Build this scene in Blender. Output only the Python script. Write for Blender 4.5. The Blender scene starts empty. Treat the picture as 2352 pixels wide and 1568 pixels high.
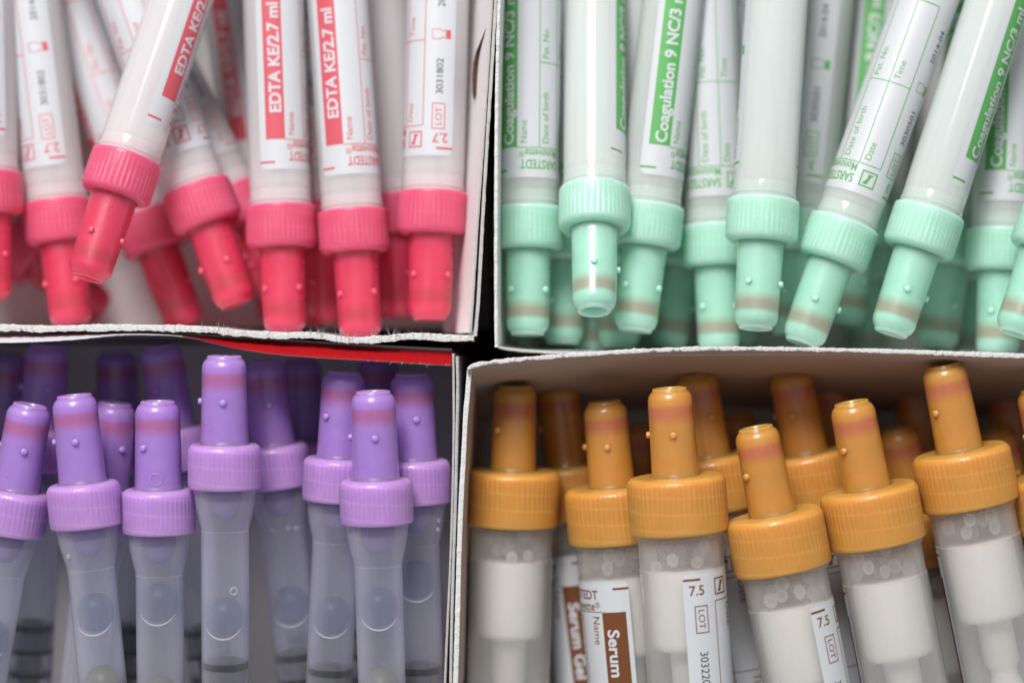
import bpy, bmesh, math, random
from mathutils import Vector, Matrix, noise

random.seed(7)
SC = bpy.context.scene
COL = SC.collection
MM = 0.001
DIST = 0.450                      # camera height above the box rims (m)
K = 0.183 / 2352.0                # metres per layout unit at the rim plane
CX, CY = 1176.0, 784.0

# ------------------------------------------------------------------ camera
cam = bpy.data.cameras.new('camera')
cam_ob = bpy.data.objects.new('camera', cam)
COL.objects.link(cam_ob)
cam_ob.location = (0, 0, DIST)
cam.sensor_width = 36.0
cam.lens = 36.0 * DIST / 0.183
cam.clip_start = 0.01
cam.clip_end = 20.0
cam.dof.use_dof = True
cam.dof.focus_distance = DIST + 0.001
cam.dof.aperture_fstop = 4.8
cam.dof.aperture_blades = 9
SC.camera = cam_ob

# ------------------------------------------------------------------ world, lamps, exposure
world = bpy.data.worlds.new('World')
SC.world = world
world.use_nodes = True
bg = world.node_tree.nodes['Background']
bg.inputs[0].default_value = (0.93, 0.96, 1.0, 1)
bg.inputs[1].default_value = 0.31


def area_lamp(name, loc, target, size, size_y, power, color):
    l = bpy.data.lights.new(name, 'AREA')
    l.shape = 'RECTANGLE'
    l.size, l.size_y = size, size_y
    l.energy = power
    l.color = color
    o = bpy.data.objects.new(name, l)
    COL.objects.link(o)
    o.location = loc
    o.rotation_euler = (Vector(target) - Vector(loc)).to_track_quat('-Z', 'Y').to_euler()
    return o


area_lamp('softbox_lamp', (-0.20, 0.72, 0.76), (0, 0, 0), 0.36, 0.42, 12.2, (1.0, 0.99, 0.985))

SC.view_settings.view_transform = 'Standard'
SC.view_settings.look = 'None'
SC.view_settings.exposure = 0.25
SC.view_settings.gamma = 1.0
SC.view_settings.use_curve_mapping = False
SC.render.engine = 'CYCLES'
SC.cycles.max_bounces = 14
SC.cycles.diffuse_bounces = 10
SC.cycles.glossy_bounces = 3
SC.cycles.transmission_bounces = 10
SC.cycles.transparent_max_bounces = 40
SC.cycles.use_denoising = True
SC.cycles.caustics_reflective = False
SC.cycles.caustics_refractive = False
SC.cycles.sample_clamp_indirect = 4.0


# ------------------------------------------------------------------ materials
def mat(name):
    m = bpy.data.materials.new(name)
    m.use_nodes = True
    nt = m.node_tree
    for n in list(nt.nodes):
        nt.nodes.remove(n)
    out = nt.nodes.new('ShaderNodeOutputMaterial')
    return m, nt, out


def N(nt, kind, **kw):
    n = nt.nodes.new(kind)
    for k, v in kw.items():
        if k in n.inputs:
            n.inputs[k].default_value = v
        else:
            setattr(n, k, v)
    return n


def plastic(name, color, band=None, scale=0.0065, rough=0.5, sss=1.0, thread=0.0, coat=0.35):
    """coloured translucent cap plastic; band = (colour, z0, z1) of the membrane that shows through the tip"""
    m, nt, out = mat(name)
    p = N(nt, 'ShaderNodeBsdfPrincipled')
    p.inputs['Roughness'].default_value = rough
    p.inputs['Subsurface Weight'].default_value = sss
    mc = max(color)
    p.inputs['Subsurface Radius'].default_value = [0.25 + 0.75 * c / mc for c in color]
    p.inputs['Coat Weight'].default_value = coat
    p.inputs['Coat Roughness'].default_value = 0.16
    p.inputs['Coat IOR'].default_value = 1.4
    p.inputs['Subsurface Scale'].default_value = scale
    p.inputs['Specular IOR Level'].default_value = 0.6
    tc = N(nt, 'ShaderNodeTexCoord')
    no = N(nt, 'ShaderNodeTexNoise')
    no.inputs['Scale'].default_value = 260.0
    no.inputs['Detail'].default_value = 3.0
    nt.links.new(tc.outputs['Object'], no.inputs['Vector'])
    mixn = N(nt, 'ShaderNodeMix', data_type='RGBA')
    mixn.inputs[6].default_value = [c * 0.90 for c in color] + [1]
    mixn.inputs[7].default_value = [min(1, c * 1.08) for c in color] + [1]
    nt.links.new(no.outputs['Fac'], mixn.inputs[0])
    last = mixn.outputs[2]
    sep = N(nt, 'ShaderNodeSeparateXYZ')
    nt.links.new(tc.outputs['Object'], sep.inputs[0])
    if band:
        bc, z0, z1 = band
        mr = N(nt, 'ShaderNodeMapRange')
        mr.inputs[1].default_value = z0 - 0.004
        mr.inputs[2].default_value = z1 + 0.004
        ramp = N(nt, 'ShaderNodeValToRGB')
        L = (z1 - z0) + 0.008
        a, b = 0.004 / L, (0.004 + z1 - z0) / L
        e = 0.0004 / L
        els = ramp.color_ramp.elements
        els[0].position, els[0].color = 0.0, (0, 0, 0, 1)
        els[1].position, els[1].color = max(0.0, a - e * 3.0), (0, 0, 0, 1)
        for pos, v in ((a + e * 1.5, 1), (b - e, 1), (b + e, 0.0)):
            el = els.new(min(1, pos))
            el.color = (v, v, v, 1)
        nt.links.new(sep.outputs['Z'], mr.inputs[0])
        nt.links.new(mr.outputs[0], ramp.inputs[0])
        mb = N(nt, 'ShaderNodeMix', data_type='RGBA')
        mb.inputs[7].default_value = list(bc) + [1]
        nt.links.new(ramp.outputs[0], mb.inputs[0])
        nt.links.new(last, mb.inputs[6])
        last = mb.outputs[2]
    if thread:
        # the screw thread on the inside of the cap, faintly showing through
        at = N(nt, 'ShaderNodeMath', operation='ARCTAN2')
        nt.links.new(sep.outputs['Y'], at.inputs[0])
        nt.links.new(sep.outputs['X'], at.inputs[1])
        d1 = N(nt, 'ShaderNodeMath', operation='MULTIPLY')
        d1.inputs[1].default_value = 1 / (2 * math.pi)
        nt.links.new(at.outputs[0], d1.inputs[0])
        d2 = N(nt, 'ShaderNodeMath', operation='MULTIPLY_ADD')
        d2.inputs[1].default_value = 1 / 0.0030
        nt.links.new(sep.outputs['Z'], d2.inputs[0])
        nt.links.new(d1.outputs[0], d2.inputs[2])
        fr = N(nt, 'ShaderNodeMath', operation='FRACT')
        nt.links.new(d2.outputs[0], fr.inputs[0])
        r2 = N(nt, 'ShaderNodeValToRGB')
        r2.color_ramp.elements[0].position = 0.06
        r2.color_ramp.elements[0].color = (thread, thread, thread, 1)
        r2.color_ramp.elements[1].position = 0.16
        r2.color_ramp.elements[1].color = (0, 0, 0, 1)
        nt.links.new(fr.outputs[0], r2.inputs[0])
        mt = N(nt, 'ShaderNodeMix', data_type='RGBA')
        mt.inputs[7].default_value = [min(1, c * 1.25 + 0.05) for c in color] + [1]
        nt.links.new(r2.outputs[0], mt.inputs[0])
        nt.links.new(last, mt.inputs[6])
        last = mt.outputs[2]
    nt.links.new(last, p.inputs['Base Color'])
    # fine moulding texture
    bp = N(nt, 'ShaderNodeBump')
    n3 = N(nt, 'ShaderNodeTexNoise')
    n3.inputs['Scale'].default_value = 420.0
    n3.inputs['Detail'].default_value = 5.0
    nt.links.new(tc.outputs['Object'], n3.inputs['Vector'])
    rr = N(nt, 'ShaderNodeMapRange')
    rr.inputs[1].default_value = 0.3
    rr.inputs[2].default_value = 0.7
    rr.inputs[3].default_value = rough - 0.16
    rr.inputs[4].default_value = rough + 0.14
    nt.links.new(n3.outputs['Fac'], rr.inputs[0])
    nt.links.new(rr.outputs[0], p.inputs['Roughness'])
    bp.inputs['Strength'].default_value = 0.3
    bp.inputs['Distance'].default_value = 0.0001
    n2 = N(nt, 'ShaderNodeTexNoise')
    n2.inputs['Scale'].default_value = 1400.0
    nt.links.new(tc.outputs['Object'], n2.inputs['Vector'])
    nt.links.new(n2.outputs['Fac'], bp.inputs['Height'])
    nt.links.new(bp.outputs[0], p.inputs['Normal'])
    nt.links.new(p.outputs[0], out.inputs[0])
    return m


def clear(name, color, face, edge, rough=0.16, tint=(1, 1, 1), power=0.5):
    """thin semi-clear moulded plastic: partly see-through, milkier where the wall is seen edge on"""
    m, nt, out = mat(name)
    tr = N(nt, 'ShaderNodeBsdfTransparent')
    tr.inputs[0].default_value = list(tint) + [1]
    df = N(nt, 'ShaderNodeBsdfDiffuse')
    df.inputs[0].default_value = list(color) + [1]
    tl = N(nt, 'ShaderNodeBsdfTranslucent')
    tl.inputs[0].default_value = list(color) + [1]
    md = N(nt, 'ShaderNodeMixShader')
    md.inputs[0].default_value = 0.55
    nt.links.new(df.outputs[0], md.inputs[1])
    nt.links.new(tl.outputs[0], md.inputs[2])
    lw = N(nt, 'ShaderNodeLayerWeight')
    lw.inputs[0].default_value = power
    mr = N(nt, 'ShaderNodeMapRange')
    mr.inputs[3].default_value = face
    mr.inputs[4].default_value = edge
    nt.links.new(lw.outputs['Facing'], mr.inputs[0])
    tc = N(nt, 'ShaderNodeTexCoord')
    mp = N(nt, 'ShaderNodeMapping')
    mp.inputs['Scale'].default_value = (420, 420, 30)
    no = N(nt, 'ShaderNodeTexNoise')
    no.inputs['Scale'].default_value = 1.0
    no.inputs['Detail'].default_value = 3.0
    nt.links.new(tc.outputs['Object'], mp.inputs[0])
    nt.links.new(mp.outputs[0], no.inputs['Vector'])
    nm = N(nt, 'ShaderNodeMapRange')
    nm.inputs[1].default_value = 0.3
    nm.inputs[2].default_value = 0.7
    nm.inputs[3].default_value = 0.93
    nm.inputs[4].default_value = 1.07
    nt.links.new(no.outputs['Fac'], nm.inputs[0])
    mu = N(nt, 'ShaderNodeMath', operation='MULTIPLY')
    mu.use_clamp = True
    nt.links.new(mr.outputs[0], mu.inputs[0])
    nt.links.new(nm.outputs[0], mu.inputs[1])
    m1 = N(nt, 'ShaderNodeMixShader')
    nt.links.new(mu.outputs[0], m1.inputs[0])
    nt.links.new(tr.outputs[0], m1.inputs[1])
    nt.links.new(md.outputs[0], m1.inputs[2])
    gl = N(nt, 'ShaderNodeBsdfGlossy')
    gl.inputs['Roughness'].default_value = rough
    fr = N(nt, 'ShaderNodeFresnel')
    fr.inputs[0].default_value = 1.45
    ge = N(nt, 'ShaderNodeNewGeometry')
    inv = N(nt, 'ShaderNodeMath', operation='SUBTRACT')      # gloss on the outer side of the wall only
    inv.inputs[0].default_value = 1.0
    nt.links.new(ge.outputs['Backfacing'], inv.inputs[1])
    fm = N(nt, 'ShaderNodeMath', operation='MULTIPLY')
    nt.links.new(fr.outputs[0], fm.inputs[0])
    nt.links.new(inv.outputs[0], fm.inputs[1])
    m2 = N(nt, 'ShaderNodeMixShader')
    nt.links.new(fm.outputs[0], m2.inputs[0])
    nt.links.new(m1.outputs[0], m2.inputs[1])
    nt.links.new(gl.outputs[0], m2.inputs[2])
    nt.links.new(m2.outputs[0], out.inputs[0])
    return m


def paint(name, color, rough=0.5, spec=0.4, noise_amt=0.06, nscale=700.0, sss=0.0, bump=0.0):
    m, nt, out = mat(name)
    p = N(nt, 'ShaderNodeBsdfPrincipled')
    p.inputs['Roughness'].default_value = rough
    p.inputs['Specular IOR Level'].default_value = spec
    p.inputs['Subsurface Weight'].default_value = sss
    p.inputs['Subsurface Scale'].default_value = 0.002
    tc = N(nt, 'ShaderNodeTexCoord')
    no = N(nt, 'ShaderNodeTexNoise')
    no.inputs['Scale'].default_value = nscale
    no.inputs['Detail'].default_value = 4.0
    nt.links.new(tc.outputs['Object'], no.inputs['Vector'])
    mx = N(nt, 'ShaderNodeMix', data_type='RGBA')
    mx.inputs[6].default_value = [c * (1 - noise_amt) for c in color] + [1]
    mx.inputs[7].default_value = [min(1, c * (1 + noise_amt)) for c in color] + [1]
    nt.links.new(no.outputs['Fac'], mx.inputs[0])
    nt.links.new(mx.outputs[2], p.inputs['Base Color'])
    if bump:
        bp = N(nt, 'ShaderNodeBump')
        bp.inputs['Strength'].default_value = bump
        bp.inputs['Distance'].default_value = 0.0003
        nt.links.new(no.outputs['Fac'], bp.inputs['Height'])
        nt.links.new(bp.outputs[0], p.inputs['Normal'])
    nt.links.new(p.outputs[0], out.inputs[0])
    return m


TIP_L = 15.8     # mm, luer tip length
M = {}
CAPC = {'red': (0.690, 0.092, 0.190), 'green': (0.414, 0.704, 0.554),
        'purple': (0.458, 0.251, 0.572), 'orange': (0.600, 0.285, 0.052)}
MEMB = {'red': (0.52, 0.045, 0.08), 'green': (0.36, 0.36, 0.28),
        'purple': (0.40, 0.135, 0.32), 'orange': (0.50, 0.165, 0.07)}
TIPC = {'red': (0.642, 0.044, 0.106), 'green': (0.378, 0.678, 0.528),
        'purple': (0.370, 0.207, 0.554), 'orange': (0.555, 0.262, 0.050)}
CAPH = {'red': 7.9, 'green': 7.9, 'purple': 7.9, 'orange': 10.0}
for k in CAPC:
    M['cap_' + k] = plastic(k + '_cap_plastic', CAPC[k], thread=0.35 if k in ('purple', 'orange') else 0.15)
    M['tip_' + k] = plastic(k + '_tip_plastic', TIPC[k],
                            band=(MEMB[k], (CAPH[k] + 10.5) * MM, (CAPH[k] + 12.7) * MM), rough=0.42, coat=0.7)
    M['peg_' + k] = plastic(k + '_peg_plastic', [min(1, c * 1.1 + 0.05) for c in TIPC[k]], scale=0.0006, rough=0.45, coat=0.0)
for k, c in (('red', (0.60, 0.36, 0.39)), ('green', (0.36, 0.50, 0.42)), ('purple', (0.25, 0.19, 0.40))):
    M['seal_' + k] = paint(k + '_inner_seal', c, 0.5, 0.3, 0.05)
M['barrel_red'] = clear('frosted_barrel_red', (0.985, 0.965, 0.97), 0.68, 0.86, rough=0.12)
M['barrel_green'] = clear('frosted_barrel_green', (0.96, 0.985, 0.97), 0.68, 0.86, rough=0.12)
M['wall_purple'] = clear('inner_wall_purple', (0.93, 0.90, 1.0), 0.21, 0.55, tint=(0.97, 0.98, 1.0))
M['barrel_purple'] = clear('clear_barrel_purple', (0.95, 0.92, 1.0), 0.055, 0.60, tint=(0.97, 0.98, 1.0), rough=0.10)
M['barrel_orange'] = clear('clear_barrel_orange', (0.97, 0.955, 0.93), 0.19, 0.50, rough=0.12)
M['inner_white'] = paint('white_plunger_plastic', (0.72, 0.70, 0.67), 0.5, 0.3, 0.02, sss=0.7)
M['bead'] = clear('granule_plastic', (0.95, 0.94, 0.93), 0.28, 0.95, rough=0.15)
M['rubber'] = paint('black_rubber', (0.012, 0.013, 0.015), 0.35, 0.4, 0.1)
M['olive'] = paint('olive_stopper_face', (0.16, 0.155, 0.10), 0.4, 0.4, 0.1)
M['bubble'] = clear('air_bubble', (0.32, 0.36, 0.48), 0.14, 0.40, rough=0.4, tint=(0.70, 0.75, 0.86), power=0.3)
M['bubble_rim'] = clear('bubble_rim', (0.9, 0.92, 0.95), 0.5, 0.9, rough=0.05)
M['drop'] = clear('small_bubble', (0.92, 0.93, 0.95), 0.25, 1.0, rough=0.04, power=0.7)
M['label'] = paint('label_paper', (0.60, 0.61, 0.63), 0.42, 0.4, 0.015)
M['black_ink'] = paint('black_ink', (0.03, 0.03, 0.035), 0.5, 0.3, 0.1)
INK = {'red': (0.62, 0.10, 0.13), 'green': (0.10, 0.38, 0.10), 'orange': (0.17, 0.058, 0.02)}
for k, c in INK.items():
    M['ink_' + k] = paint(k + '_ink', c, 0.42, 0.35, 0.05)
M['board_out'] = paint('coated_white_board', (0.65, 0.66, 0.69), 0.30, 0.5, 0.03, 300)
M['board_in'] = paint('grey_board_inside', (0.62, 0.60, 0.59), 0.8, 0.2, 0.07, 900, bump=0.2)
M['board_pale'] = paint('pale_board_inside', (0.82, 0.79, 0.79), 0.8, 0.2, 0.05, 900, bump=0.2)
M['board_shaded'] = paint('shade_toned_board_inside', (0.46, 0.39, 0.345), 0.85, 0.2, 0.07, 900, bump=0.2)  # grey board, with depth shade and warm bounce light put into its colour
M['board_torn'] = paint('torn_board_edge', (0.68, 0.665, 0.645), 0.95, 0.1, 0.16, 2600, bump=0.8)
M['board_core'] = paint('cut_board_edge', (0.50, 0.48, 0.46), 0.95, 0.1, 0.3, 3000, bump=0.6)
M['print_red'] = paint('red_printed_board', (0.38, 0.009, 0.013), 0.24, 0.5, 0.18, 900, bump=0.15)
M['print_dark_red'] = paint('dark_red_printed_board', (0.30, 0.012, 0.02), 0.3, 0.5, 0.05, 500)
M['table'] = paint('charcoal_tabletop', (0.012, 0.012, 0.013), 0.6, 0.3, 0.1, 100)


# ------------------------------------------------------------------ mesh helpers (all shapes in mm)
def finish(bm, name, mats, sharp=35, smooth=True):
    me = bpy.data.meshes.new(name)
    bm.to_mesh(me)
    bm.free()
    me.transform(Matrix.Scale(MM, 4))
    for m in mats:
        me.materials.append(m)
    if smooth:
        for p in me.polygons:
            p.use_smooth = True
        me.set_sharp_from_angle(angle=math.radians(sharp))
    me.update()
    return me


def lathe(bm, prof, segs=48, rib=None, mi=0, close=False):
    """revolve (r, z) points about z; rib(theta, r, z) adds to the radius"""
    rings = []
    for r, z in prof:
        if r < 1e-6:
            rings.append([bm.verts.new((0, 0, z))])
            continue
        ring = []
        for i in range(segs):
            a = 2 * math.pi * i / segs
            rr = r + (rib(a, r, z) if rib else 0)
            ring.append(bm.verts.new((rr * math.cos(a), rr * math.sin(a), z)))
        rings.append(ring)
    pairs = list(zip(rings, rings[1:]))
    if close:
        pairs.append((rings[-1], rings[0]))
    for A, B in pairs:
        for i in range(segs):
            j = (i + 1) % segs
            if len(A) == 1 and len(B) == 1:
                break
            if len(A) == 1:
                f = (A[0], B[j], B[i])
            elif len(B) == 1:
                f = (A[i], A[j], B[0])
            else:
                f = (A[i], A[j], B[j], B[i])
            bm.faces.new(f).material_index = mi
    return rings


def arc(r0, z0, r1, z1, n=6):
    """quarter round from (r0,z0) bulging outwards to (r1,z1), r1<r0, z1>z0"""
    return [(r1 + (r0 - r1) * math.cos(t), z0 + (z1 - z0) * math.sin(t))
            for t in [math.pi / 2 * i / n for i in range(n + 1)]]


def torus(bm, R, r, z, segs=48, n=8, mi=0):
    lathe(bm, [(R + r * math.cos(2 * math.pi * k / n), z + r * math.sin(2 * math.pi * k / n)) for k in range(n)],
          segs, mi=mi, close=True)


def blob(bm, c, r, sx=1, sy=1, sz=1, sub=2):
    ret = bmesh.ops.create_icosphere(bm, subdivisions=sub, radius=r)
    for v in ret['verts']:
        v.co = Vector((v.co.x * sx, v.co.y * sy, v.co.z * sz)) + Vector(c)
    return ret['verts']


# ---- caps
def cap_mesh(kind):
    R, H = (8.8, 10.0) if kind == 'orange' else (6.5, 7.9)
    ribs = 56 if kind == 'orange' else 44
    sh = 1.3

    def rib(a, r, z):
        if r < R - 0.9:
            return 0
        f = max(0.0, min(1.0, (z - 0.5) / 0.5)) * max(0.0, min(1.0, (H - 0.75 - z) / 0.25))
        return f * 0.085 * (1 if (math.cos(ribs * a) > 0.2) else -0.35)
    prof = [(0, 0.5), (R - 1.6, 0.5), (R - 1.2, 0.0), (R - 0.25, 0.0), (R - 0.06, 0.12), (R, 0.35), (R, 0.55), (R, 0.9)]
    prof += [(R, 0.9 + (H - sh - 0.95) * i / 4) for i in range(1, 5)]
    prof += [(r, z) for r, z in arc(R, H - sh, R - 1.25, H, 7)][1:]
    prof += [(4.6, H + 0.02), (4.2, H + 0.05), (0, H + 0.05)]
    bm = bmesh.new()
    lathe(bm, prof, ribs * 4, rib)
    return finish(bm, kind + '_cap', [M['cap_' + kind]], 50)


def tip_mesh(kind):
    H = CAPH[kind]
    r0, r1 = 4.22, 3.98
    e = H + TIP_L
    prof = [(0, H - 0.6), (r0 + 0.1, H - 0.6), (r0 + 0.25, H + 0.06), (r0 + 0.06, H + 0.35), (r0, H + 0.8)]
    n = 8
    prof += [(r0 + (r1 - r0) * i / n, H + 0.8 + (TIP_L - 3.0) * i / n) for i in range(1, n + 1)]
    prof += [(r1 - 0.05, e - 1.9), (r1 - 0.18, e - 1.45), (r1 - 0.42, e - 1.0), (r1 - 0.72, e - 0.68),
             (r1 - 0.85, e - 0.60), (r1 - 0.88, e - 0.42), (r1 - 0.93, e - 0.16), (r1 - 1.05, e - 0.03), (r1 - 1.2, e),
             (2.35, e), (2.2, e - 0.15), (2.05, e - 4.0), (0, e - 4.1)]
    bm = bmesh.new()
    lathe(bm, prof, 64)
    return finish(bm, kind + '_tip', [M['tip_' + kind]], 60)


def peg_mesh(kind):
    bm = bmesh.new()
    lathe(bm, [(0, -0.4), (0.60, -0.4), (0.60, 0.36), (0.54, 0.52), (0.40, 0.61), (0, 0.63)], 16)
    return finish(bm, kind + '_peg', [M['peg_' + kind]], 50)


# ---- barrels
def barrel_mesh(kind):
    bm = bmesh.new()
    if kind == 'purple':
        o = [(4.6, 0.6), (5.55, 0.6), (5.62, 0.0), (5.62, -0.75), (5.5, -0.95), (5.46, -1.6), (5.34, -2.6), (5.10, -3.9), (4.80, -5.2),
             (4.50, -6.4), (4.30, -7.25), (4.24, -7.5), (4.34, -7.55), (4.34, -7.75), (4.30, -7.85), (4.28, -20), (4.26, -40), (4.24, -68)]
        i = [(3.92, -68), (3.92, -8), (4.1, -6.6), (4.6, -4.6), (4.9, -2)]
    elif kind == 'orange':
        o = [(6.6, 0.6), (7.6, 0.6), (7.62, -0.25), (7.98, -0.35), (7.98, -0.8), (7.66, -0.95), (7.60, -5.8), (7.62, -6.2), (7.75, -6.35),
             (7.75, -6.75), (7.70, -6.9), (7.70, -40), (7.70, -84)]
        i = [(6.9, -84), (6.9, -6.5), (6.8, -2)]
    else:
        o = [(4.9, 0.6), (5.72, 0.6), (5.75, 0.0), (5.75, -0.55), (5.87, -0.7), (5.87, -1.1), (5.75, -1.25), (5.73, -2.6), (5.69, -2.8), (5.69, -3.0),
             (5.74, -3.2), (5.75, -4), (5.75, -30), (5.75, -64)]
        i = [(5.0, -64), (5.0, -4), (4.9, -1)]
    lathe(bm, o + i, 64, close=True)
    if kind == 'purple':                                    # the inner face of the wall is wetter and milkier
        bm.faces.ensure_lookup_table()
        for n_, f in enumerate(bm.faces):
            if len(o) <= n_ // 64 < len(o) + len(i) - 1:
                f.material_index = 1
    bmesh.ops.recalc_face_normals(bm, faces=bm.faces)
    return finish(bm, kind + '_barrel', [M['barrel_' + kind]] + ([M['wall_purple']] if kind == 'purple' else []), 25)


def plunger_mesh(kind):
    bm = bmesh.new()
    if kind == 'orange':
        lathe(bm, [(0, -6.7), (5.4, -6.7), (5.9, -6.95), (6.2, -7.6), (6.25, -19.6), (6.1, -20.4), (5.6, -20.9), (3.8, -21.1), (3.4, -21.3), (3.2, -21.8), (3.15, -29.2), (2.6, -30.2),
                   (2.4, -31.5), (3.0, -33.5), (3.2, -37), (3.2, -70), (0, -70)][::-1], 48)
        return finish(bm, 'white_plunger', [M['inner_white']], 35)
    if kind == 'purple':
        lathe(bm, [(0, 0.9), (1.6, 0.7), (3.3, 0.25), (4.05, -0.1), (4.08, -1.15), (3.75, -1.4), (3.6, -1.9), (3.5, -4.2), (3.7, -4.4), (4.08, -4.7), (4.08, -5.5), (2.4, -5.9),
                   (2.4, -8.5), (4.08, -9.0), (4.08, -10), (2.0, -10.6), (1.6, -30), (0, -30)][::-1], 40)
        return finish(bm, 'black_plunger', [M['rubber']], 35)
    lathe(bm, [(0, -46), (4.9, -46), (4.9, -52), (2.5, -52.5), (2.5, -66), (0, -66)][::-1], 40)
    return finish(bm, 'pale_plunger', [M['inner_white']], 35)


def seal_mesh(kind):
    bm = bmesh.new()
    if kind == 'purple':
        lathe(bm, [(0, -5.6), (1.4, -5.3), (2.5, -4.2), (3.0, -2.6), (3.1, 0.4), (0, 0.4)], 40)
    else:
        lathe(bm, [(0, -2.5), (4.5, -2.5), (4.75, -2.2), (4.75, -1.35), (4.2, -1.2), (4.2, 0.4), (0, 0.4)], 40)
    return finish(bm, kind + '_seal', [M['seal_' + kind]], 40)


def stopper_face_mesh():
    bm = bmesh.new()
    lathe(bm, [(0, 3.3), (0.9, 3.2), (1.9, 2.75), (2.7, 1.9), (3.2, 0.8), (3.3, 0.25), (0, 0.25)][::-1], 40)
    return finish(bm, 'stopper_face', [M['olive']], 40)


def bubble_mesh():
    bm = bmesh.new()
    lathe(bm, [(0, -3.6), (1.2, -3.5), (2.3, -3.0), (3.0, -2.2), (3.28, -1.0), (3.3, 0.4), (3.05, 1.6), (2.4, 2.6), (1.3, 3.3), (0, 3.5)], 40)
    return finish(bm, 'air_bubble', [M['bubble']], 60)


def bubble_rim_mesh():
    bm = bmesh.new()
    prev = None
    n = 20
    for k in range(n + 1):
        a = math.radians(200 + 140 * k / n)
        w = 0.13 * math.sin(math.pi * k / n) + 0.03
        x_ = 3.3 * math.cos(a)
        p = Vector((x_, -math.sqrt(4.05 ** 2 - x_ * x_), 2.9 * math.sin(a) - 0.75))
        d = Vector((math.cos(a), 0, math.sin(a)))
        ring = [bm.verts.new(p + d * w), bm.verts.new(p + Vector((0, -w, 0))), bm.verts.new(p - d * w), bm.verts.new(p + Vector((0, w, 0)))]
        if prev:
            for q in range(4):
                bm.faces.new((prev[q], prev[(q + 1) % 4], ring[(q + 1) % 4], ring[q]))
        prev = ring
    bmesh.ops.recalc_face_normals(bm, faces=bm.faces)
    return finish(bm, 'bubble_rim', [M['bubble_rim']], 60)


def granules_mesh(seed):
    rnd = random.Random(seed)
    bm = bmesh.new()
    done = []
    tries = 0
    while len(done) < 12 and tries < 4000:
        tries += 1
        a, rr = rnd.uniform(0, 6.283), 5.4 * math.sqrt(rnd.random())
        z = -5.9 + (rnd.random() ** 2.0) * 4.2
        p = Vector((rr * math.cos(a), rr * math.sin(a), z))
        if all((p - q).length > 2.1 for q in done):
            done.append(p)
            blob(bm, p, rnd.uniform(1.15, 1.45), rnd.uniform(.75, 1), rnd.uniform(.75, 1), rnd.uniform(.85, 1.25))
    return finish(bm, 'granules', [M['bead']], 80)


# ---- printed labels, laid out flat in (s, z) mm seen with the tip upwards, then wrapped round the barrel
_font_cache = {}


def text_shape(body, bold=0.0):
    key = (body, bold)
    if key in _font_cache:
        return _font_cache[key]
    cu = bpy.data.curves.new('lettering_curve', 'FONT')
    cu.body = body
    cu.size = 1.0
    cu.resolution_u = 4
    cu.offset = bold
    ob = bpy.data.objects.new('lettering_curve', cu)
    COL.objects.link(ob)
    dg = bpy.context.evaluated_depsgraph_get()
    dg.update()
    me = bpy.data.meshes.new_from_object(ob.evaluated_get(dg))
    vs = [(v.co.x, v.co.y) for v in me.vertices]
    fs = [tuple(p.vertices) for p in me.polygons]
    bpy.data.objects.remove(ob)
    bpy.data.curves.remove(cu)
    bpy.data.meshes.remove(me)
    _font_cache[key] = (vs, fs)
    return vs, fs


class Flat:
    def __init__(self):
        self.bm = bmesh.new()

    def poly(self, pts):
        self.bm.faces.new([self.bm.verts.new((p[0], p[1], 0)) for p in pts])

    def rect(self, s0, s1, z0, z1):
        self.poly([(s0, z0), (s1, z0), (s1, z1), (s0, z1)])

    def line(self, p, q, w):
        p, q = Vector(p), Vector(q)
        d = (q - p).normalized()
        n = Vector((-d.y, d.x)) * w / 2
        self.poly([p - n, q - n, q + n, p + n])

    def frame(self, s0, s1, z0, z1, w):
        self.rect(s0, s1, z0, z0 + w)
        self.rect(s0, s1, z1 - w, z1)
        self.rect(s0, s0 + w, z0 + w, z1 - w)
        self.rect(s1 - w, s1, z0 + w, z1 - w)

    def text(self, body, at, h, length=None, rot=0, bold=0.0):
        """at = lower left corner of the written line; rot=-90 runs it away from the tip"""
        vs, fs = text_shape(body, bold)
        x0, x1 = min(v[0] for v in vs), max(v[0] for v in vs)
        cap = 0.73
        sy = h / cap
        sx = sy if length is None else length / (x1 - x0)
        a = math.radians(rot)
        out = []
        for x, y in vs:
            X, Y = (x - x0) * sx, y * sy
            out.append(self.bm.verts.new((at[0] + X * math.cos(a) - Y * math.sin(a), at[1] + X * math.sin(a) + Y * math.cos(a), 0)))
        for f in fs:
            try:
                self.bm.faces.new([out[i] for i in f])
            except ValueError:
                pass

    def wrap(self, name, R, material, step=0.55):
        bm = self.bm
        smin, smax = min(v.co.x for v in bm.verts), max(v.co.x for v in bm.verts)
        s = math.floor(smin / step) * step + 0.013
        while s < smax:
            if s > smin:
                bmesh.ops.bisect_plane(bm, geom=bm.verts[:] + bm.edges[:] + bm.faces[:], plane_co=(s, 0, 0), plane_no=(1, 0, 0), dist=1e-5)
            s += step
        for v in bm.verts:
            a = v.co.x / R
            v.co = Vector((R * math.sin(a), -R * math.cos(a), v.co.y))
        return finish(bm, name, [material], 60)


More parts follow.
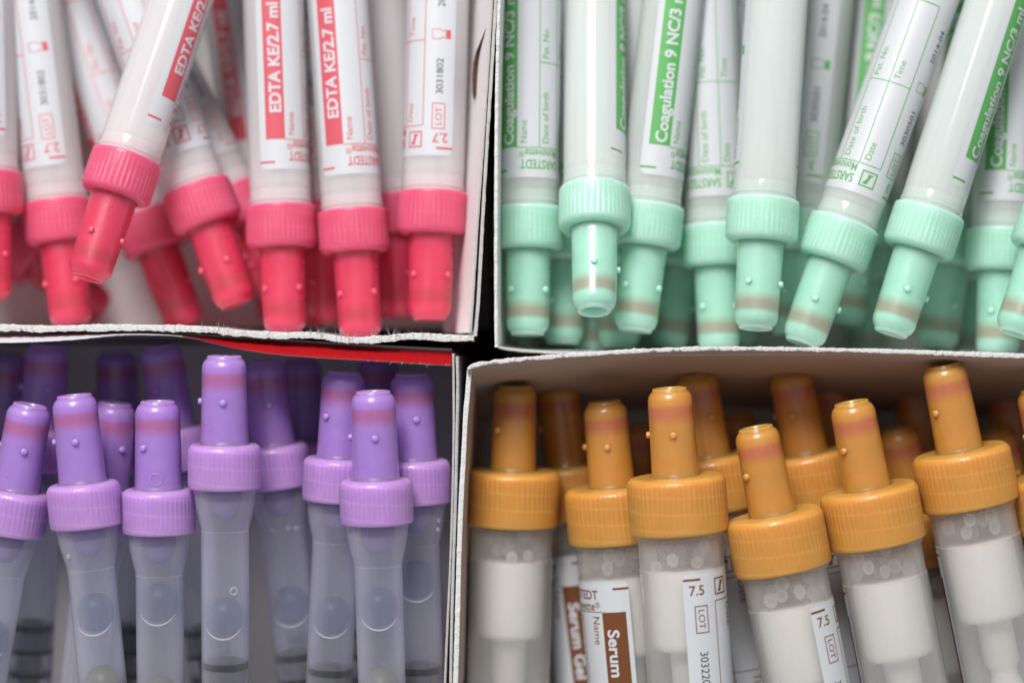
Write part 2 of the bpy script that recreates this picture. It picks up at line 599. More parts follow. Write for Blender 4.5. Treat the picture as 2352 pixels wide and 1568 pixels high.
LAB = {  # columns (edges of band, name, birth, date, lot), label length, tip-end offset below cap
    'red': dict(R=5.75, cols=(3.1, 1.8, -1.8, -6.0, -10.2, -14.4, -20.2), L=42, z=-6.2, band='EDTA KE/2.7 ml', bt=(5.0, 20.5), vol='2.7', lot='3031802'),
    'green': dict(R=5.75, cols=(3.2, 2.0, -2.0, -6.2, -10.4, -14.6, -20.4), L=43, z=-4.9, band='Coagulation 9 NC/3 ml', bt=(0.5, 29.0), vol='3', lot='3030501'),
    'orange': dict(R=7.70, cols=(3.1, 2.25, -2.25, -7.6, -13.2, -18.8, -24.8), L=62, z=-6.4, band='Serum Gel Z/7.5 ml', bt=(3.2, 27.0), vol='7.5', lot='3032201'),
}


def label_meshes(kind):
    P = LAB[kind]
    e, b1, b0, c1, c2, c3, l0 = P['cols']
    R, L, Z = P['R'], P['L'], P['z']
    big = kind == 'orange'
    hz = -5.6
    # backing with rounded corners
    base = Flat()
    rad = 1.2
    pts = []
    for cx_, cz_, a0 in ((e - rad, -rad, 0), (l0 + rad, -rad, 90), (l0 + rad, -L + rad, 180), (e - rad, -L + rad, 270)):
        for k in range(6):
            a = math.radians(a0 + 90 * k / 5)
            pts.append((cx_ + rad * math.cos(a), cz_ + rad * math.sin(a)))
    base.poly(pts)
    band = Flat()
    band.rect(b0, b1, -L + 5.5, hz)
    bt = Flat()
    h = 2.2
    bt.text(P['band'], ((b0 + b1) / 2 - h / 2 - (0.1 if not big else 0.3), hz - P['bt'][0]), h, P['bt'][1], -90, 0.028)
    pr = Flat()
    w = 0.16
    # end bars, maker's name, volume
    pr.rect(0.2, e, -1.55, -1.15)
    pr.rect(l0, l0 + 3.2, -1.55, -1.15)
    pr.text('SARSTEDT', (c2 + 0.1, -3.2), 1.7, (b0 - 0.6) - (c2 + 0.1), 0, 0.016)
    pr.text('Monovette', (c2 + 0.1, -5.2), 1.6, (b0 - 1.5) - (c2 + 0.1), 0, 0.012)
    pr.text('\u00ae', (b0 - 1.4, -4.75), 1.1, 1.1, 0, 0.0)
    pr.text(P['vol'], (l0 + (1.0 if kind != 'green' else 1.9), -4.1), 1.8, None, 0, 0.012)
    # square emblem with the slanted stroke
    q = c3 + 0.1
    g = 3.0
    zt = -1.5
    pr.frame(q, q + g, zt - g, zt, 0.26)
    bx, bz = q + g / 2, zt - g / 2
    pr.poly([(bx - 0.75, bz - 0.95), (bx + 0.10, bz - 0.95), (bx + 0.32, bz - 0.62), (bx + 0.12, bz - 0.55), (bx + 0.42, bz + 0.30),
             (bx + 0.62, bz + 0.36), (bx + 0.92, bz + 0.95), (bx + 0.05, bz + 0.95), (bx - 0.40, bz - 0.55), (bx - 0.62, bz - 0.62)])
    # rules
    pr.rect(c3, b0, hz, hz + w)
    for s in (c1, c2, c3):
        pr.rect(s - w / 2, s + w / 2, -L + 5.5, hz)
    pr.rect(c3, b1, -L + 5.3, -L + 5.5)
    step = 15.8 if not big else 17.5
    for k in (1, 2, 3):
        zz = hz - step * k
        if zz > -L + 7:
            pr.rect(c3, c1, zz - w / 2, zz + w / 2)
    th = 1.3 if not big else 1.6
    ins = -0.55 - th
    pr.text('Name', (b0 + ins, hz - 0.8), th, None, -90)
    pr.text('Date of birth', (c1 + ins, hz - 0.8), th, 9.5 if not big else 12.5, -90)
    pr.text('Pat. No.', (c1 + ins, hz - step - 0.8), th, None, -90)
    for k, t in enumerate(('Date', 'Time', 'Ward')):
        pr.text(t, (c2 + ins, hz - step * k - 0.8), th, None, -90)
    pr.text('Mix well', (c2 - 2.2, -L + 1.6), 1.5, None, 0)
    # lot column: box, small bottle
    m = (l0 + c3) / 2
    l1, l2 = (-6.0, -10.9) if big else (-4.9, -9.7)
    pr.frame(m - 1.25, m + 1.25, l2, l1, 0.18)
    pr.text('LOT', (m - 0.6, l1 - 0.75), 1.25, (l1 - l2) - 1.5, -90)
    zb = -27.0 if big else -22.5
    pr.rect(m - 2.0, m - 1.15, zb - 0.85, zb + 0.85)
    for sgn in (-1, 1):
        pr.line((m - 1.0, zb + sgn * 0.75), (m - 0.35, zb + sgn * 0.55), 0.14)
        pr.line((m - 0.35, zb + sgn * 0.55), (m + 0.1, zb + sgn * 0.95), 0.14)
        pr.line((m + 0.1, zb + sgn * 0.95), (m + 1.5, zb + sgn * 0.85), 0.14)
    pr.line((m - 1.0, zb - 0.75), (m - 1.0, zb + 0.75), 0.14)
    pr.line((m + 1.5, zb - 0.85), (m + 1.5, zb + 0.85), 0.14)
    lt = Flat()
    lh = 1.35 if not big else 1.6
    lt.text(P['lot'], (m - lh / 2, -14.2 if big else -11.4), lh, 6.6, -90)
    lt.text('2014-04', (m - lh / 2, -27.6 if not big else -33), lh, 6.4, -90)
    for f in (base, band, bt, pr, lt):
        for v in f.bm.verts:
            v.co.y += Z
    return dict(label=base.wrap(kind + '_label', R + 0.04, M['label']),
                colour_band=band.wrap(kind + '_band', R + 0.065, M['ink_' + kind]),
                band_lettering=bt.wrap(kind + '_band_text', R + 0.09, M['label']),
                printed_form=pr.wrap(kind + '_form', R + 0.065, M['ink_' + kind]),
                lot_number=lt.wrap(kind + '_lot', R + 0.065, M['black_ink']))


ME = {}
for k in CAPC:
    ME['cap', k] = cap_mesh(k)
    ME['tip', k] = tip_mesh(k)
    ME['peg', k] = peg_mesh(k)
    ME['barrel', k] = barrel_mesh(k)
    ME['plunger', k] = plunger_mesh(k)
for k in LAB:
    for n_, me_ in label_meshes(k).items():
        ME[n_, k] = me_
for k in ('red', 'green', 'purple'):
    ME['seal', k] = seal_mesh(k)
ME['stopper_face'] = stopper_face_mesh()
ME['air_bubble'] = bubble_mesh()
ME['bubble_rim'] = bubble_rim_mesh()
def ring_mesh(name, R, r, m, segs=24):
    bm = bmesh.new()
    torus(bm, R, r, 0, segs, 8)
    bmesh.ops.recalc_face_normals(bm, faces=bm.faces)
    return finish(bm, name, [m], 180)


ME['ring_bubble'] = ring_mesh('ring_bubble', 0.62, 0.13, M['drop'])
ME['small_bubble'] = ring_mesh('small_bubble', 0.28, 0.10, M['drop'])
ME['mould_mark'] = ring_mesh('mould_mark', 1.05, 0.10, M['peg_purple'])
GRAN = [granules_mesh(s) for s in range(4)]


# ------------------------------------------------------------------ placing
def world_at(v, z):
    """layout position (units of the 2352 x 1568 plan) at height z (m) above the box rims"""
    f = (DIST - z) / DIST
    return Vector(((v[0] - CX) * K * f, -(v[1] - CY) * K * f, z))


def child(name, mesh, parent, mtx=None, label=None):
    o = bpy.data.objects.new(name, mesh)
    COL.objects.link(o)
    o.parent = parent
    if mtx is not None:
        o.matrix_local = mtx
    if label:
        o['label'] = label
    return o


GROUP = {'red': 'red capped tubes heaped in the upper left box', 'green': 'green capped tubes in the upper right box',
         'purple': 'purple capped tubes in the lower left box', 'orange': 'orange capped tubes in the lower right box'}
CAPN = {'red': 'pink red', 'green': 'mint green', 'purple': 'purple', 'orange': 'orange'}
count = {'n': 0}


def tube(kind, tip, second, z, tau, roll, croll, text, stop=None, face=False, bub=None):
    """tip / second: two points of the axis in the plan; z (mm) height of the tip; tau (deg) how far the tip is raised"""
    T = world_at(tip, z * MM)
    zs = z * MM
    for _ in range(6):
        S = world_at(second, zs)
        zs = z * MM - math.hypot(T.x - S.x, T.y - S.y) * math.tan(math.radians(tau))
    S = world_at(second, zs)
    d = (T - S).normalized()
    f = Vector((0, 0, 1))
    f = (f - d * f.dot(d)).normalized()
    r = d.cross(f)
    rot = Matrix((r, -f, d)).transposed()
    H = CAPH[kind] + TIP_L
    root = bpy.data.objects.new('sample_tube', None)
    root.empty_display_size = 0.005
    COL.objects.link(root)
    root.matrix_world = Matrix.Translation(T - d * H * MM) @ rot.to_4x4()
    root['label'] = text
    root['category'] = 'blood tube'
    root['group'] = GROUP[kind]
    count['n'] += 1
    child('barrel', ME['barrel', kind], root)
    cap = child('cap', ME['cap', kind], root, Matrix.Rotation(math.radians(croll), 4, 'Z'))
    tp = child('tip', ME['tip', kind], root, Matrix.Rotation(math.radians(croll), 4, 'Z'))
    zp = CAPH[kind] + 7.6
    for q in (0, -95, -190):
        a = math.radians(q - 90)
        mt = Matrix.Rotation(a, 4, 'Z') @ Matrix.Translation((4.1 * MM, 0, zp * MM)) @ Matrix.Rotation(math.pi / 2, 4, 'Y')
        child('peg', ME['peg', kind], tp, mt)
    if kind != 'orange':
        child('inner_seal', ME['seal', kind], root)
    if kind != 'purple':
        lm = Matrix.Rotation(math.radians(roll), 4, 'Z')
        lab = child('label', ME['label', kind], root, lm)
        for n_ in ('colour_band', 'band_lettering', 'printed_form', 'lot_number'):
            child(n_, ME[n_, kind], lab)
        if kind == 'orange':
            child('plunger', ME['plunger', kind], root)
            g = child('granules', GRAN[count['n'] % 4], root, Matrix.Rotation(random.uniform(0, 6), 4, 'Z'))
            g['kind'] = 'stuff'
    else:
        zz = stop if stop is not None else -31.5
        pl = child('plunger', ME['plunger', kind], root, Matrix.Translation((0, 0, zz * MM)))
        if face:
            child('stopper_face', ME['stopper_face'], pl, Matrix.Translation((0, 0, 0)))
        if bub is not None:
            b = child('air_bubble', ME['air_bubble'], root, Matrix.Translation((0, 0, bub * MM)))
            child('bubble_rim', ME['bubble_rim'], b)
    return root


def on_wall(name, parent, R, phi, z):
    """a small mark lying on a round wall of radius R, phi degrees right of its front"""
    mt = Matrix.Rotation(math.radians(phi), 4, 'Z') @ Matrix.Translation((0, -R * MM, z * MM)) @ Matrix.Rotation(math.pi / 2, 4, 'X')
    child(name, ME[name], parent, mt)


# ------------------------------------------------------------------ the table and the four boxes
def mesh_ob(name, me, parent=None):
    o = bpy.data.objects.new(name, me)
    COL.objects.link(o)
    o.parent = parent
    return o


FLOOR = -55.0
bm = bmesh.new()
bmesh.ops.create_grid(bm, x_segments=1, y_segments=1, size=1000)
for v in bm.verts:
    v.co.z = FLOOR - 2.0
tb = mesh_ob('tabletop', finish(bm, 'tabletop', [M['table']], smooth=False))
tb['kind'] = 'structure'


def resample(pts, step):
    """smooth Catmull-Rom through pts, about `step` mm apart"""
    out = []
    n = len(pts)
    for i in range(n - 1):
        p0, p1, p2, p3 = pts[max(0, i - 1)], pts[i], pts[i + 1], pts[min(n - 1, i + 2)]
        L = (p2 - p1).length
        k = max(1, int(L / step))
        for j in range(k):
            t = j / k
            out.append(0.5 * ((2 * p1) + (p2 - p0) * t + (2 * p0 - 5 * p1 + 4 * p2 - p3) * t * t + (3 * p1 - p0 - 3 * p2 + p3) * t ** 3))
    out.append(pts[-1])
    return out


def wall(name, parent, plan, z, bottom, lean, thick, inward, mats, torn=0.0, seed=0, step=0.5, label=None, edge_fuzz=0.0):
    """a board wall: rim follows `plan` (layout points) at height z mm, drops to `bottom` mm, shifted by `lean` (mm x,y) there.
    inward = (x,y) direction of the box's inside. mats = (outside, rim, inside)."""
    zs = z if isinstance(z, (list, tuple)) else [z] * len(plan)
    pts = resample([world_at(p, zz * MM) / MM for p, zz in zip(plan, zs)], step)
    bm = bmesh.new()
    inn = Vector((inward[0], inward[1], 0)).normalized()
    rows = []
    for i, p in enumerate(pts):
        n1 = noise.noise(Vector((i * step * 0.9, seed * 7.1, 0)))
        n2 = noise.noise(Vector((i * step * 3.1, seed * 3.7, 5)))
        n3 = noise.noise(Vector((i * step * 0.35, seed * 1.7, 9)))
        rag = torn * (0.55 * n1 + 0.5 * n2)
        tk = thick * (1 + edge_fuzz * (0.8 * n3 + 0.6 * n2))
        top = p + Vector((0, 0, rag)) - inn * (edge_fuzz * thick * 0.35 * n1)
        ln = Vector((lean[0], lean[1], 0))

        def down(q, zz):
            t = (q.z - zz) / (q.z - bottom)
            return Vector((q.x + ln.x * t, q.y + ln.y * t, zz))
        z1, z2 = p.z - 1.2, p.z - 8
        o0 = top - inn * tk * 0.5
        i0 = top + inn * tk * 0.5
        mid = top + Vector((0, 0, 0.12 + abs(rag) * 0.25)) + inn * tk * 0.25 * n2
        bo, bi = p - inn * thick * 0.5, p + inn * thick * 0.5
        row = [down(bo, bottom), down(bo, z2), down(bo, z1), o0, mid, i0, down(bi, z1), down(bi, z2), down(bi, (z2 + bottom) / 2), down(bi, bottom)]
        rows.append([bm.verts.new(q) for q in row])
    mi = [0, 0, 0, 1, 1, 2, 2, 2, 2]
    for A, B in zip(rows, rows[1:]):
        for j in range(len(mi)):
            bm.faces.new((A[j], B[j], B[j + 1], A[j + 1])).material_index = mi[j]
        bm.faces.new((A[-1], B[-1], B[0], A[0])).material_index = 0
    for R_ in (rows[0], rows[-1]):
        bm.faces.new(R_).material_index = 1
    bmesh.ops.recalc_face_normals(bm, faces=bm.faces)
    o = mesh_ob(name, finish(bm, name, mats, 50), parent)
    if label:
        o['label'] = label
    return pts


def fibres(parent, pts, density, length, direction, seed, name='torn_fibres', spread=0.8):
    rnd = random.Random(seed)
    bm = bmesh.new()
    for p in pts:
        if rnd.random() > density:
            continue
        for _ in range(rnd.choice((1, 1, 2))):
            L = length * rnd.uniform(0.3, 1.0) ** 1.5
            d = (Vector(direction) + Vector((rnd.uniform(-spread, spread), rnd.uniform(-spread, spread) * 0.5, rnd.uniform(-0.2, 0.5)))).normalized()
            base = p + Vector((rnd.uniform(-.25, .25), rnd.uniform(-.2, .2), 0.05))
            c = Vector((rnd.uniform(-.5, .5), rnd.uniform(-.3, .3), rnd.uniform(-.3, .3)))
            prev = None
            for k in range(4):
                t = k / 3
                q = base + d * L * t + c * L * t * t * 0.7
                w = 0.052 * (1 - t * 0.8)
                ring = [bm.verts.new(q + Vector((w * math.cos(a), w * math.sin(a) * 0.6, w * math.sin(a)))) for a in (0, 2.1, 4.2)]
                if prev:
                    for m in range(3):
                        bm.faces.new((prev[m], prev[(m + 1) % 3], ring[(m + 1) % 3], ring[m]))
                prev = ring
    o = mesh_ob(name, finish(bm, name, [M['board_torn']], 180), parent)
    o['kind'] = 'stuff'


def box_root(text, v):
    o = bpy.data.objects.new('cardboard_box', None)
    o.empty_display_size = 0.01
    COL.objects.link(o)
    o['label'] = text
    o['category'] = 'cardboard box'
    o['group'] = 'open cardboard boxes of tubes'
    return o


def slab(name, parent, x0, x1, y0, y1, z0, z1, m):
    bm = bmesh.new()
    bmesh.ops.create_cube(bm, size=1)
    for v in bm.verts:
        v.co = Vector(((x0 + x1) / 2 + v.co.x * (x1 - x0), (y0 + y1) / 2 + v.co.y * (y1 - y0), (z0 + z1) / 2 + v.co.z * (z1 - z0)))
    return mesh_ob(name, finish(bm, name, [m], smooth=False), parent)


def mmx(v):
    return (v - CX) * K / MM


def mmy(v):
    return -(v - CY) * K / MM


BOT = FLOOR + 0.6
OUT, TORN, CORE, INN, PALE = M['board_out'], M['board_torn'], M['board_core'], M['board_in'], M['board_pale']

# red box
rb = box_root('box with ragged torn front rim, full of red capped tubes', (500, 400))
pts = wall('front_wall', rb, [(-200, 752), (0, 752), (100, 755), (250, 752), (400, 754), (480, 757), (560, 766), (650, 770), (720, 770), (800, 781), (880, 778),
                              (950, 772), (1030, 776), (1088, 777)],
           0.4, BOT, (0, -0.5), 1.15, (0, 1), [M['print_dark_red'], TORN, PALE], torn=0.5, seed=1, step=0.22, edge_fuzz=0.45)
fibres(rb, [p for p in pts if p.x > mmx(460)], 0.36, 2.2, (0.15, 1, 0.25), 3)
wall('side_wall', rb, [(1092, 772), (1099, 690), (1106, 560), (1116, 380), (1127, 200), (1138, 20), (1150, -200), (1150, -500)],
     0.6, BOT, (-3.5, 0), 0.55, (-1, 0), [OUT, CORE, PALE], torn=0.12, seed=2, step=0.5, edge_fuzz=0.25)
wall('side_flap', rb, [(1080, 764), (1086, 690), (1095, 540), (1106, 380), (1118, 200), (1129, 20), (1142, -200), (1142, -500)],
     0.3, BOT + 15, (-5.5, 0), 0.45, (-1, 0), [OUT, CORE, PALE], torn=0.12, seed=12, step=0.5, edge_fuzz=0.2)
wall('side_wall', rb, [(-215, -500), (-215, 200), (-215, 760)], 0, BOT, (0, 0), 0.6, (1, 0), [OUT, CORE, PALE], seed=3, step=4)
wall('back_wall', rb, [(-210, -500), (500, -500), (1150, -500)], 0, BOT, (0, 0), 0.6, (0, -1), [OUT, CORE, PALE], seed=4, step=4)
slab('floor_panel', rb, mmx(-210), mmx(1120), mmy(750), mmy(-500), FLOOR, FLOOR + 0.5, PALE)

# the cut slot in the red box's side flap
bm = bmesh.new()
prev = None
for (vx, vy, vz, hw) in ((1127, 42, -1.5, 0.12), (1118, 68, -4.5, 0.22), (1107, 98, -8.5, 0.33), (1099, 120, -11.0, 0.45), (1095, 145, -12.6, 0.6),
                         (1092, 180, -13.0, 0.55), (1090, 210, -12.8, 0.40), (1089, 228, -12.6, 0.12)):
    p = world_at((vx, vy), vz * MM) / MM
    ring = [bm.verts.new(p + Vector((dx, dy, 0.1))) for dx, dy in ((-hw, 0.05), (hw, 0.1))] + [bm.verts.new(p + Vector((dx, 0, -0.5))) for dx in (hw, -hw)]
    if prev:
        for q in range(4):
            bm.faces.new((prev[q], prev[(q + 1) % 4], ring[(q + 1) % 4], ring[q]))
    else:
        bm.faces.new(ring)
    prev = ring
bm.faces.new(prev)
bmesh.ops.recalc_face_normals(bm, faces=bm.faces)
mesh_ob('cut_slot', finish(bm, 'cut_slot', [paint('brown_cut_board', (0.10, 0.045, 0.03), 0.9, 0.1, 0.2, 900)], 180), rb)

# green box
gb = box_root('box with thin white edges, full of mint green capped tubes', (1800, 400))
wall('side_wall', gb, [(1140, 797), (1139, 700), (1139, 500), (1140, 300), (1142, 150), (1146, 0), (1150, -200), (1150, -500)],
     0.5, BOT, (2.0, 0), 0.6, (1, 0), [OUT, TORN, PALE], torn=0.3, seed=5, step=0.5, edge_fuzz=0.2)
wall('front_wall', gb, [(1142, 797), (1170, 803), (1230, 809), (1330, 813), (1500, 814), (1800, 812), (2200, 815), (2560, 820)],
     0.0, BOT, (0, 0.5), 0.45, (0, 1), [M['print_dark_red'], CORE, PALE], torn=0.15, seed=6, step=0.4, edge_fuzz=0.3)
wall('side_wall', gb, [(2560, -500), (2560, 200), (2560, 815)], 0, BOT, (0, 0), 0.6, (-1, 0), [OUT, CORE, PALE], seed=7, step=4)
wall('back_wall', gb, [(1150, -500), (1800, -500), (2560, -500)], 0, BOT, (0, 0), 0.6, (0, -1), [OUT, CORE, PALE], seed=8, step=4)
slab('floor_panel', gb, mmx(1160), mmx(2555), mmy(805), mmy(-500), FLOOR, FLOOR + 0.5, PALE)

# purple box
pb = box_root('box with red and white flap, full of purple capped tubes', (500, 1200))


def flap(name, parent, A, B, za, zb, thick, red_from):
    """printed flap that leans in over the tubes: deep edge A, free edge B"""
    a = resample([world_at(p, za * MM) / MM for p in A], 0.5)
    n = len(a)
    bb = resample([world_at(p, zb * MM) / MM for p in B], 0.25)
    bb = [bb[int(i * (len(bb) - 1) / (n - 1))] for i in range(n)]
    bm = bmesh.new()
    rows = []
    for i in range(n):
        rag = 0.10 * noise.noise(Vector((i * 0.9, 3, 0)))
        q = bb[i] + Vector((0, rag, 0))
        m = (a[i] + q) / 2 + Vector((0, 0, 0.5))
        dn = Vector((0, -0.12, -thick))
        row = [a[i], m, q, q + Vector((0, -0.10, -thick * 0.5)), q + dn, m + Vector((0, 0, -thick)), a[i] + Vector((0, 0, -thick))]
        rows.append([bm.verts.new(v) for v in row])
    for i, (P_, Q_) in enumerate(zip(rows, rows[1:])):
        for j in range(6):
            x = (P_[j].co.x / (K / MM)) + CX
            y = CY - P_[j].co.y / (K / MM)
            red = x > red_from + (780 - y) * 6.0
            bm.faces.new((P_[j], Q_[j], Q_[j + 1], P_[j + 1])).material_index = (1 if red else 0) if j < 2 else (2 if j < 4 else 3)
        bm.faces.new((P_[6], Q_[6], Q_[0], P_[0])).material_index = 3
    bm.faces.new(rows[0])
    bm.faces.new(rows[-1]).material_index = 1
    bmesh.ops.recalc_face_normals(bm, faces=bm.faces)
    mesh_ob(name, finish(bm, name, [OUT, M['print_red'], CORE, INN], 60), parent)
    return bb


fb = flap('printed_flap', pb,
          [(-210, 766), (0, 766), (200, 762), (330, 762), (430, 769), (600, 779), (800, 792), (930, 800), (1037, 806)],
          [(-210, 790), (0, 787), (100, 784), (180, 779), (260, 771), (330, 769), (430, 774), (520, 795), (600, 809), (700, 819), (850, 828), (1037, 839)],
          -3.0, 1.0, 0.45, 355)
fibres(pb, [p for p in fb if p.x > mmx(830)], 0.35, 0.7, (0, -1, 0.1), 9)
wall('back_wall', pb, [(-210, 764), (0, 764), (200, 759), (330, 759), (430, 768), (600, 779), (800, 792), (1037, 804)],
     -3.2, BOT, (0, -1), 0.6, (0, -1), [OUT, CORE, INN], seed=21, step=2)
wall('side_flap', pb, [(1041, 812), (1042, 900), (1042, 1000), (1039, 1150), (1034, 1300), (1027, 1450), (1022, 1568), (1016, 1700), (1004, 2140)],
     0.3, BOT, (1.5, 0), 0.4, (-1, 0), [OUT, CORE, INN], torn=0.12, seed=22, step=0.6, edge_fuzz=0.15)
wall('side_wall', pb, [(1050, 818), (1051, 900), (1049, 1000), (1046, 1150), (1041, 1300), (1037, 1450), (1035, 1568), (1032, 1700), (1028, 2140)],
     0.5, BOT, (1.5, 0), 0.5, (-1, 0), [OUT, CORE, INN], torn=0.12, seed=23, step=0.6, edge_fuzz=0.15)
wall('side_wall', pb, [(-215, 770), (-215, 1300), (-215, 2140)], 0, BOT, (0, 0), 0.6, (1, 0), [OUT, CORE, INN], seed=24, step=4)
wall('front_wall', pb, [(-210, 2140), (500, 2140), (1028, 2140)], 0, BOT, (0, 0), 0.6, (0, 1), [OUT, CORE, INN], seed=25, step=4)
slab('floor_panel', pb, mmx(-210), mmx(1030), mmy(2135), mmy(790), FLOOR, FLOOR + 0.5, INN)

# orange box
ob_ = box_root('box with torn white rim and dim inner wall, full of orange capped tubes', (1700, 1200))
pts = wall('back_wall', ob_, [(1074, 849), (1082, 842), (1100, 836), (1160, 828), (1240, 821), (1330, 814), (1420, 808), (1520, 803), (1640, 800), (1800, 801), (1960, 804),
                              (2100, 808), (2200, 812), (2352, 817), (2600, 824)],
           2.6, BOT, (0, -12), 0.75, (0, -1), [M['print_dark_red'], TORN, M['board_shaded']], torn=0.35, seed=31, step=0.22, edge_fuzz=0.5)
fibres(ob_, pts, 0.05, 0.7, (0.3, 0.6, 0.6), 33)
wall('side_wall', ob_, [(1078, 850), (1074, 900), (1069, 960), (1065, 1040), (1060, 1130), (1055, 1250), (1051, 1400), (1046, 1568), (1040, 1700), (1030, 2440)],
     1.2, BOT, (2.5, 0), 0.85, (1, 0), [OUT, TORN, M['board_shaded']], torn=0.15, seed=32, step=0.5, edge_fuzz=0.12)
wall('side_wall', ob_, [(2600, 830), (2600, 1300), (2600, 2440)], 0, BOT, (0, 0), 0.6, (-1, 0), [OUT, CORE, INN], seed=34, step=4)
wall('front_wall', ob_, [(1030, 2440), (1700, 2440), (2600, 2440)], 0, BOT, (0, 0), 0.6, (0, 1), [OUT, CORE, INN], seed=35, step=4)
slab('floor_panel', ob_, mmx(1080), mmx(2590), mmy(2435), mmy(850), FLOOR, FLOOR + 0.5, INN)

# ------------------------------------------------------------------ red capped tubes (tips towards the viewer's side of the box)
T = tube
T('red', (-22, 688), (-38, 0), -20, 4, 150, 40, 'red capped tube cut off by the left edge of the photo')
T('red', (165, 748), (72, 0), -25, 4, 161, 60, 'red capped tube with lot number up, its cap half under the diagonal streaked tube')
T('red', (200, 640), (415, 0), -7, 10, -50, 20, 'red capped tube lying diagonally on top, bright streak along its barrel')
T('red', (545, 700), (370, 210), -22, 4, 112, 75, 'slanting red capped tube with square emblem, right of the diagonal tube')
T('red', (428, 752), (195, 110), -37, 4, 58, 30, 'red capped tube slanting under the diagonal tube, cap half hidden behind its neighbour')
T('red', (235, 715), (40, 560), -45, 2, 100, 10, 'dark red capped tube deepest at the left, lying crosswise under the others')
T('red', (650, 690), (345, 80), -33.5, 4, 126, 30, 'red capped tube slanting behind the emblem tube towards the upright three')
T('red', (655, 765), (628, 0), -18, 4, 0, 48, 'upright red capped tube, red band up, leftmost of the upright three')
T('red', (829, 776), (776, 0), -17, 4, 22, 46, 'leaning red capped tube with a red band, middle of the upright three')
T('red', (986, 735), (1006, 0), -16, 4, 162, 44, 'upright red capped tube beside the right wall, its label showing an emblem and lot box')
T('red', (745, 745), (708, 0), -34, 3, 168, 20, 'dark red capped tube half hidden between the two tubes with red bands')
T('red', (915, 730), (880, 0), -33, 3, -95, 60, 'red capped tube with bare barrel, hidden behind the two right hand tubes')
T('red', (640, 735), (530, 0), -46, 1.5, 20, 60, 'red capped tube lying deep, only a slanting red band showing')

# ------------------------------------------------------------------ green capped tubes
T('green', (1212, 770), (1217, 0), -15, 5, 42, 46, 'green capped tube against the left wall of its box, dark green band')
T('green', (1365, 716), (1367, 0), -3, 20, -60, 3, 'raised green capped tube, open tip showing, white streak down its barrel')
T('green', (1458, 762), (1546, 0), -15, 5, -3, 42, 'green capped tube leaning left, green band facing up, right of the raised tube')
T('green', (1652, 806), (1624, 0), -22, 4, 92, 45, 'green capped tube lying low with form columns of its label facing up')
T('green', (1735, 756), (1784, 0), -6, 7, -97, 30, 'green capped tube with a bare milky barrel facing up, in the middle of the box')
T('green', (1812, 770), (1892, 0), -27, 4, 174, 30, 'green capped tube with a lot number column, tucked behind the bare milky tube')
T('green', (1840, 790), (2128, 0), -9, 5, 122, 12, 'slanting green capped tube with a blank form and emblem on its label')
T('green', (2045, 767), (2292, 0), -7, 5, -44, 2, 'slanting green capped tube with a long green band across its face')
T('green', (1940, 745), (2012, 0), -36, 4, 8, 60, 'green capped tube lying deep, green band showing behind the slanting form tube')
T('green', (2290, 818), (2318, 0), -20, 4, 26, 30, 'green capped tube standing straight at right with a dark green band and name field')
T('green', (2150, 800), (2215, 300), -30, 4, 60, 70, 'shaded green capped tube between the slanting band tube and the straight right one')
T('green', (2330, 768), (2560, 130), -6, 6, 100, 20, 'green capped tube cut off by the right edge, only its slanting tip in view')
T('green', (1352, 822), (1372, 200), -34, 3, 100, 50, 'shaded green capped tube lying under the raised tube, only its tip in view')
T('green', (1530, 800), (1600, 300), -37, 3, 100, 30, 'dark green capped tube lying deep under the left leaning one')
T('green', (1200, 838), (1225, 200), -37, 3, 100, 10, 'dark green capped tube lying deep in the left corner of its box')
T('green', (2225, 835), (2262, 200), -44, 2, 100, 10, 'darkest green capped tube, deep below the two right hand tubes')
T('green', (1985, 830), (2035, 200), -46, 1, 100, 35, 'dark green capped tube deep in the gap between the two slanting tubes')

T('green', (1292, 790), (1300, 200), -27, 3, 100, 35, 'shaded green capped tube in the gap left of the raised tube')
T('green', (1420, 800), (1452, 200), -29, 3, -90, 35, 'shaded green capped tube in the gap right of the raised tube')
T('green', (1690, 800), (1700, 200), -38, 2, 100, 35, 'dark green capped tube deep under the bare milky tube')

# ------------------------------------------------------------------ purple capped tubes (tips away from the viewer)
T('purple', (70, 928), (-40, 1568), -6, 3, 0, 15, 'purple capped tube at the left edge, leaning right, cap partly out of the photo', bub=-19.5, stop=-34)
p2 = T('purple', (170, 906), (236, 1568), 0, 3, 0, 2, 'purple capped tube second from the left, leaning left with an olive stopper', bub=-15.5, stop=-28.5, face=True)
p3 = T('purple', (362, 920), (369, 1568), -1, 3, 0, -30, 'upright purple capped tube with a ring mark on its tip and an olive stopper', bub=-12.5, stop=-29.3, face=True)
p4 = T('purple', (515, 816), (518, 1568), 1, 3, 0, 3, 'tallest purple capped tube, under the red flap, round bubble in its barrel', bub=-23, stop=-31.2)
p5 = T('purple', (604, 828), (690, 1568), -17, 3, 0, 8, 'purple capped tube leaning left behind the tallest one', bub=-22, stop=-31)
T('purple', (790, 852), (756, 1568), -9, 3, 0, -38, 'purple capped tube leaning right behind the foremost right hand one', bub=-21, stop=-30.7)
T('purple', (857, 897), (877, 1568), 1, 3, 0, 4, 'foremost purple capped tube at right, flared neck and olive stopper in view', bub=-15, stop=-29.4, face=True)
p8 = T('purple', (946, 857), (964, 1568), -9.5, 3, 0, 10, 'purple capped tube nearest the right wall of its box', bub=-14, stop=-30)
T('purple', (108, 790), (66, 1568), -22, 3, 0, 20, 'shaded purple capped tube behind the two leftmost ones, its tip under the white flap', stop=-29)
T('purple', (265, 924), (190, 1568), -14, 3, 0, 40, 'purple capped tube squeezed between two olive stoppered ones, its cap hidden')
T('purple', (368, 792), (490, 1568), -21, 3, 0, -20, 'shaded purple capped tube leaning left, between the ring marked and the tallest one', stop=-30)
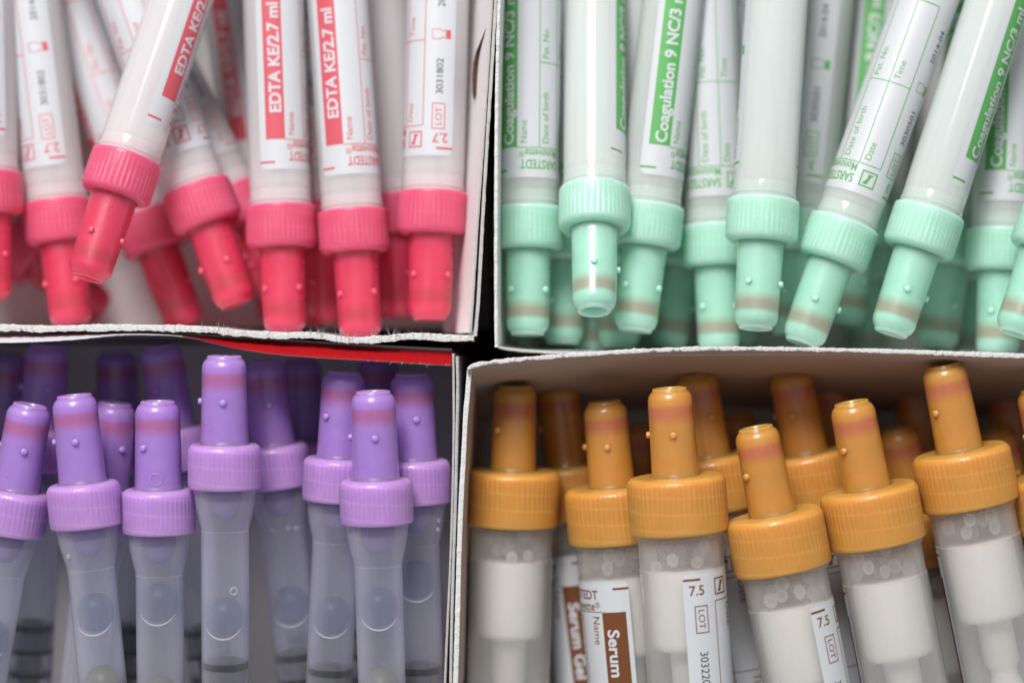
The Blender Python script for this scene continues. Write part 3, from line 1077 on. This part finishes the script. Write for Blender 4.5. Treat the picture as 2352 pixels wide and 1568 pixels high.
T('purple', (268, 806), (285, 1568), -36, 2, 0, 20, 'nearly black purple tube deep in the shade under the white part of the flap', stop=-29.5)
T('purple', (690, 822), (712, 1568), -33, 2, 0, 20, 'dark purple capped tube deep between the tallest and the right leaning one', stop=-29.5)
T('purple', (868, 812), (850, 1568), -34, 2, 0, 20, 'dark purple tube deep under the red part of the flap', stop=-29.5)
T('purple', (18, 812), (-10, 1568), -36, 2, 0, 20, 'dark purple tube deep in the left corner under the white flap', stop=-29.5)

on_wall('ring_bubble', p4, 4.32, 27, -18.0)
on_wall('small_bubble', p2, 5.15, -38, -4.6)
for phi_, z_ in ((-20, -7.4), (20, -7.3), (42, -7.6)):
    on_wall('small_bubble', p5, 4.32, phi_, z_)
for phi_, z_ in ((55, -3.0), (52, -4.6)):
    on_wall('small_bubble', p8, 5.3, phi_, z_)
on_wall('mould_mark', [c for c in p3.children if c.name.startswith('tip')][0], 4.2, 32, 10.0)

# ------------------------------------------------------------------ orange capped tubes
T('orange', (1183, 884), (1167, 1568), -16, 4, 259, -45, 'shaded orange capped tube in the left corner of its box, bare barrel with white plunger')
T('orange', (1388, 921), (1446, 1568), -12.5, 3, -15, -5, 'orange capped tube second from the left, maker name and brown band on its label')
T('orange', (1537, 890), (1586, 1568), 1, 3, 179, -2, 'orange capped tube third from the left, lot box and number on its label')
T('orange', (1735, 980), (1852, 1568), 1, 3, 202, -55, 'lowest orange cap, leaning left, number strip at the right of its barrel')
T('orange', (1955, 922), (2078, 1568), -1, 3, 259, -50, 'leaning orange capped tube with a bare barrel full of granules, right of the lowest cap')
T('orange', (2165, 836), (2312, 1568), -3, 3, 259, -52, 'orange capped tube touching the rim, second from the right edge, bare barrel')
T('orange', (2382, 890), (2530, 1568), -5, 3, 230, 20, 'orange cap cut off by the right edge of the photo')
T('orange', (1278, 880), (1362, 1568), -30, 2, -12, 20, 'dim orange capped tube behind the two leftmost, brown band showing between them')
T('orange', (1595, 857), (1715, 1568), -20, 3, 120, 20, 'shaded orange capped tube leaning left behind the third front one')
T('orange', (1812, 850), (1960, 1568), -20, 3, 125, -20, 'shaded orange capped tube between the lowest cap and the granule filled one')
T('orange', (2060, 983), (2180, 1568), -23, 3, 259, 30, 'dim orange tube tip between the granule filled tube and the one at the rim')
T('orange', (2285, 990), (2400, 1568), -24, 3, 259, 30, 'dim orange tube tip peeping out right of the cap at the rim')
T('orange', (1470, 975), (1520, 1568), -38, 1, 120, 30, 'almost black orange tube deep behind the second and third front tubes')
T('orange', (1690, 950), (1760, 1568), -40, 1, 120, 30, 'almost black orange tube deep behind the lowest cap')
T('orange', (1900, 872), (1990, 1568), -39, 1, 120, 30, 'almost black orange tube deep above the granule filled one')
T('orange', (2095, 876), (2180, 1568), -41, 1, 120, 30, 'almost black orange tube deep beside the tip that touches the rim')
T('orange', (2312, 880), (2400, 1568), -40, 1, 120, 30, 'almost black orange tube deep in the right hand shade under the rim')
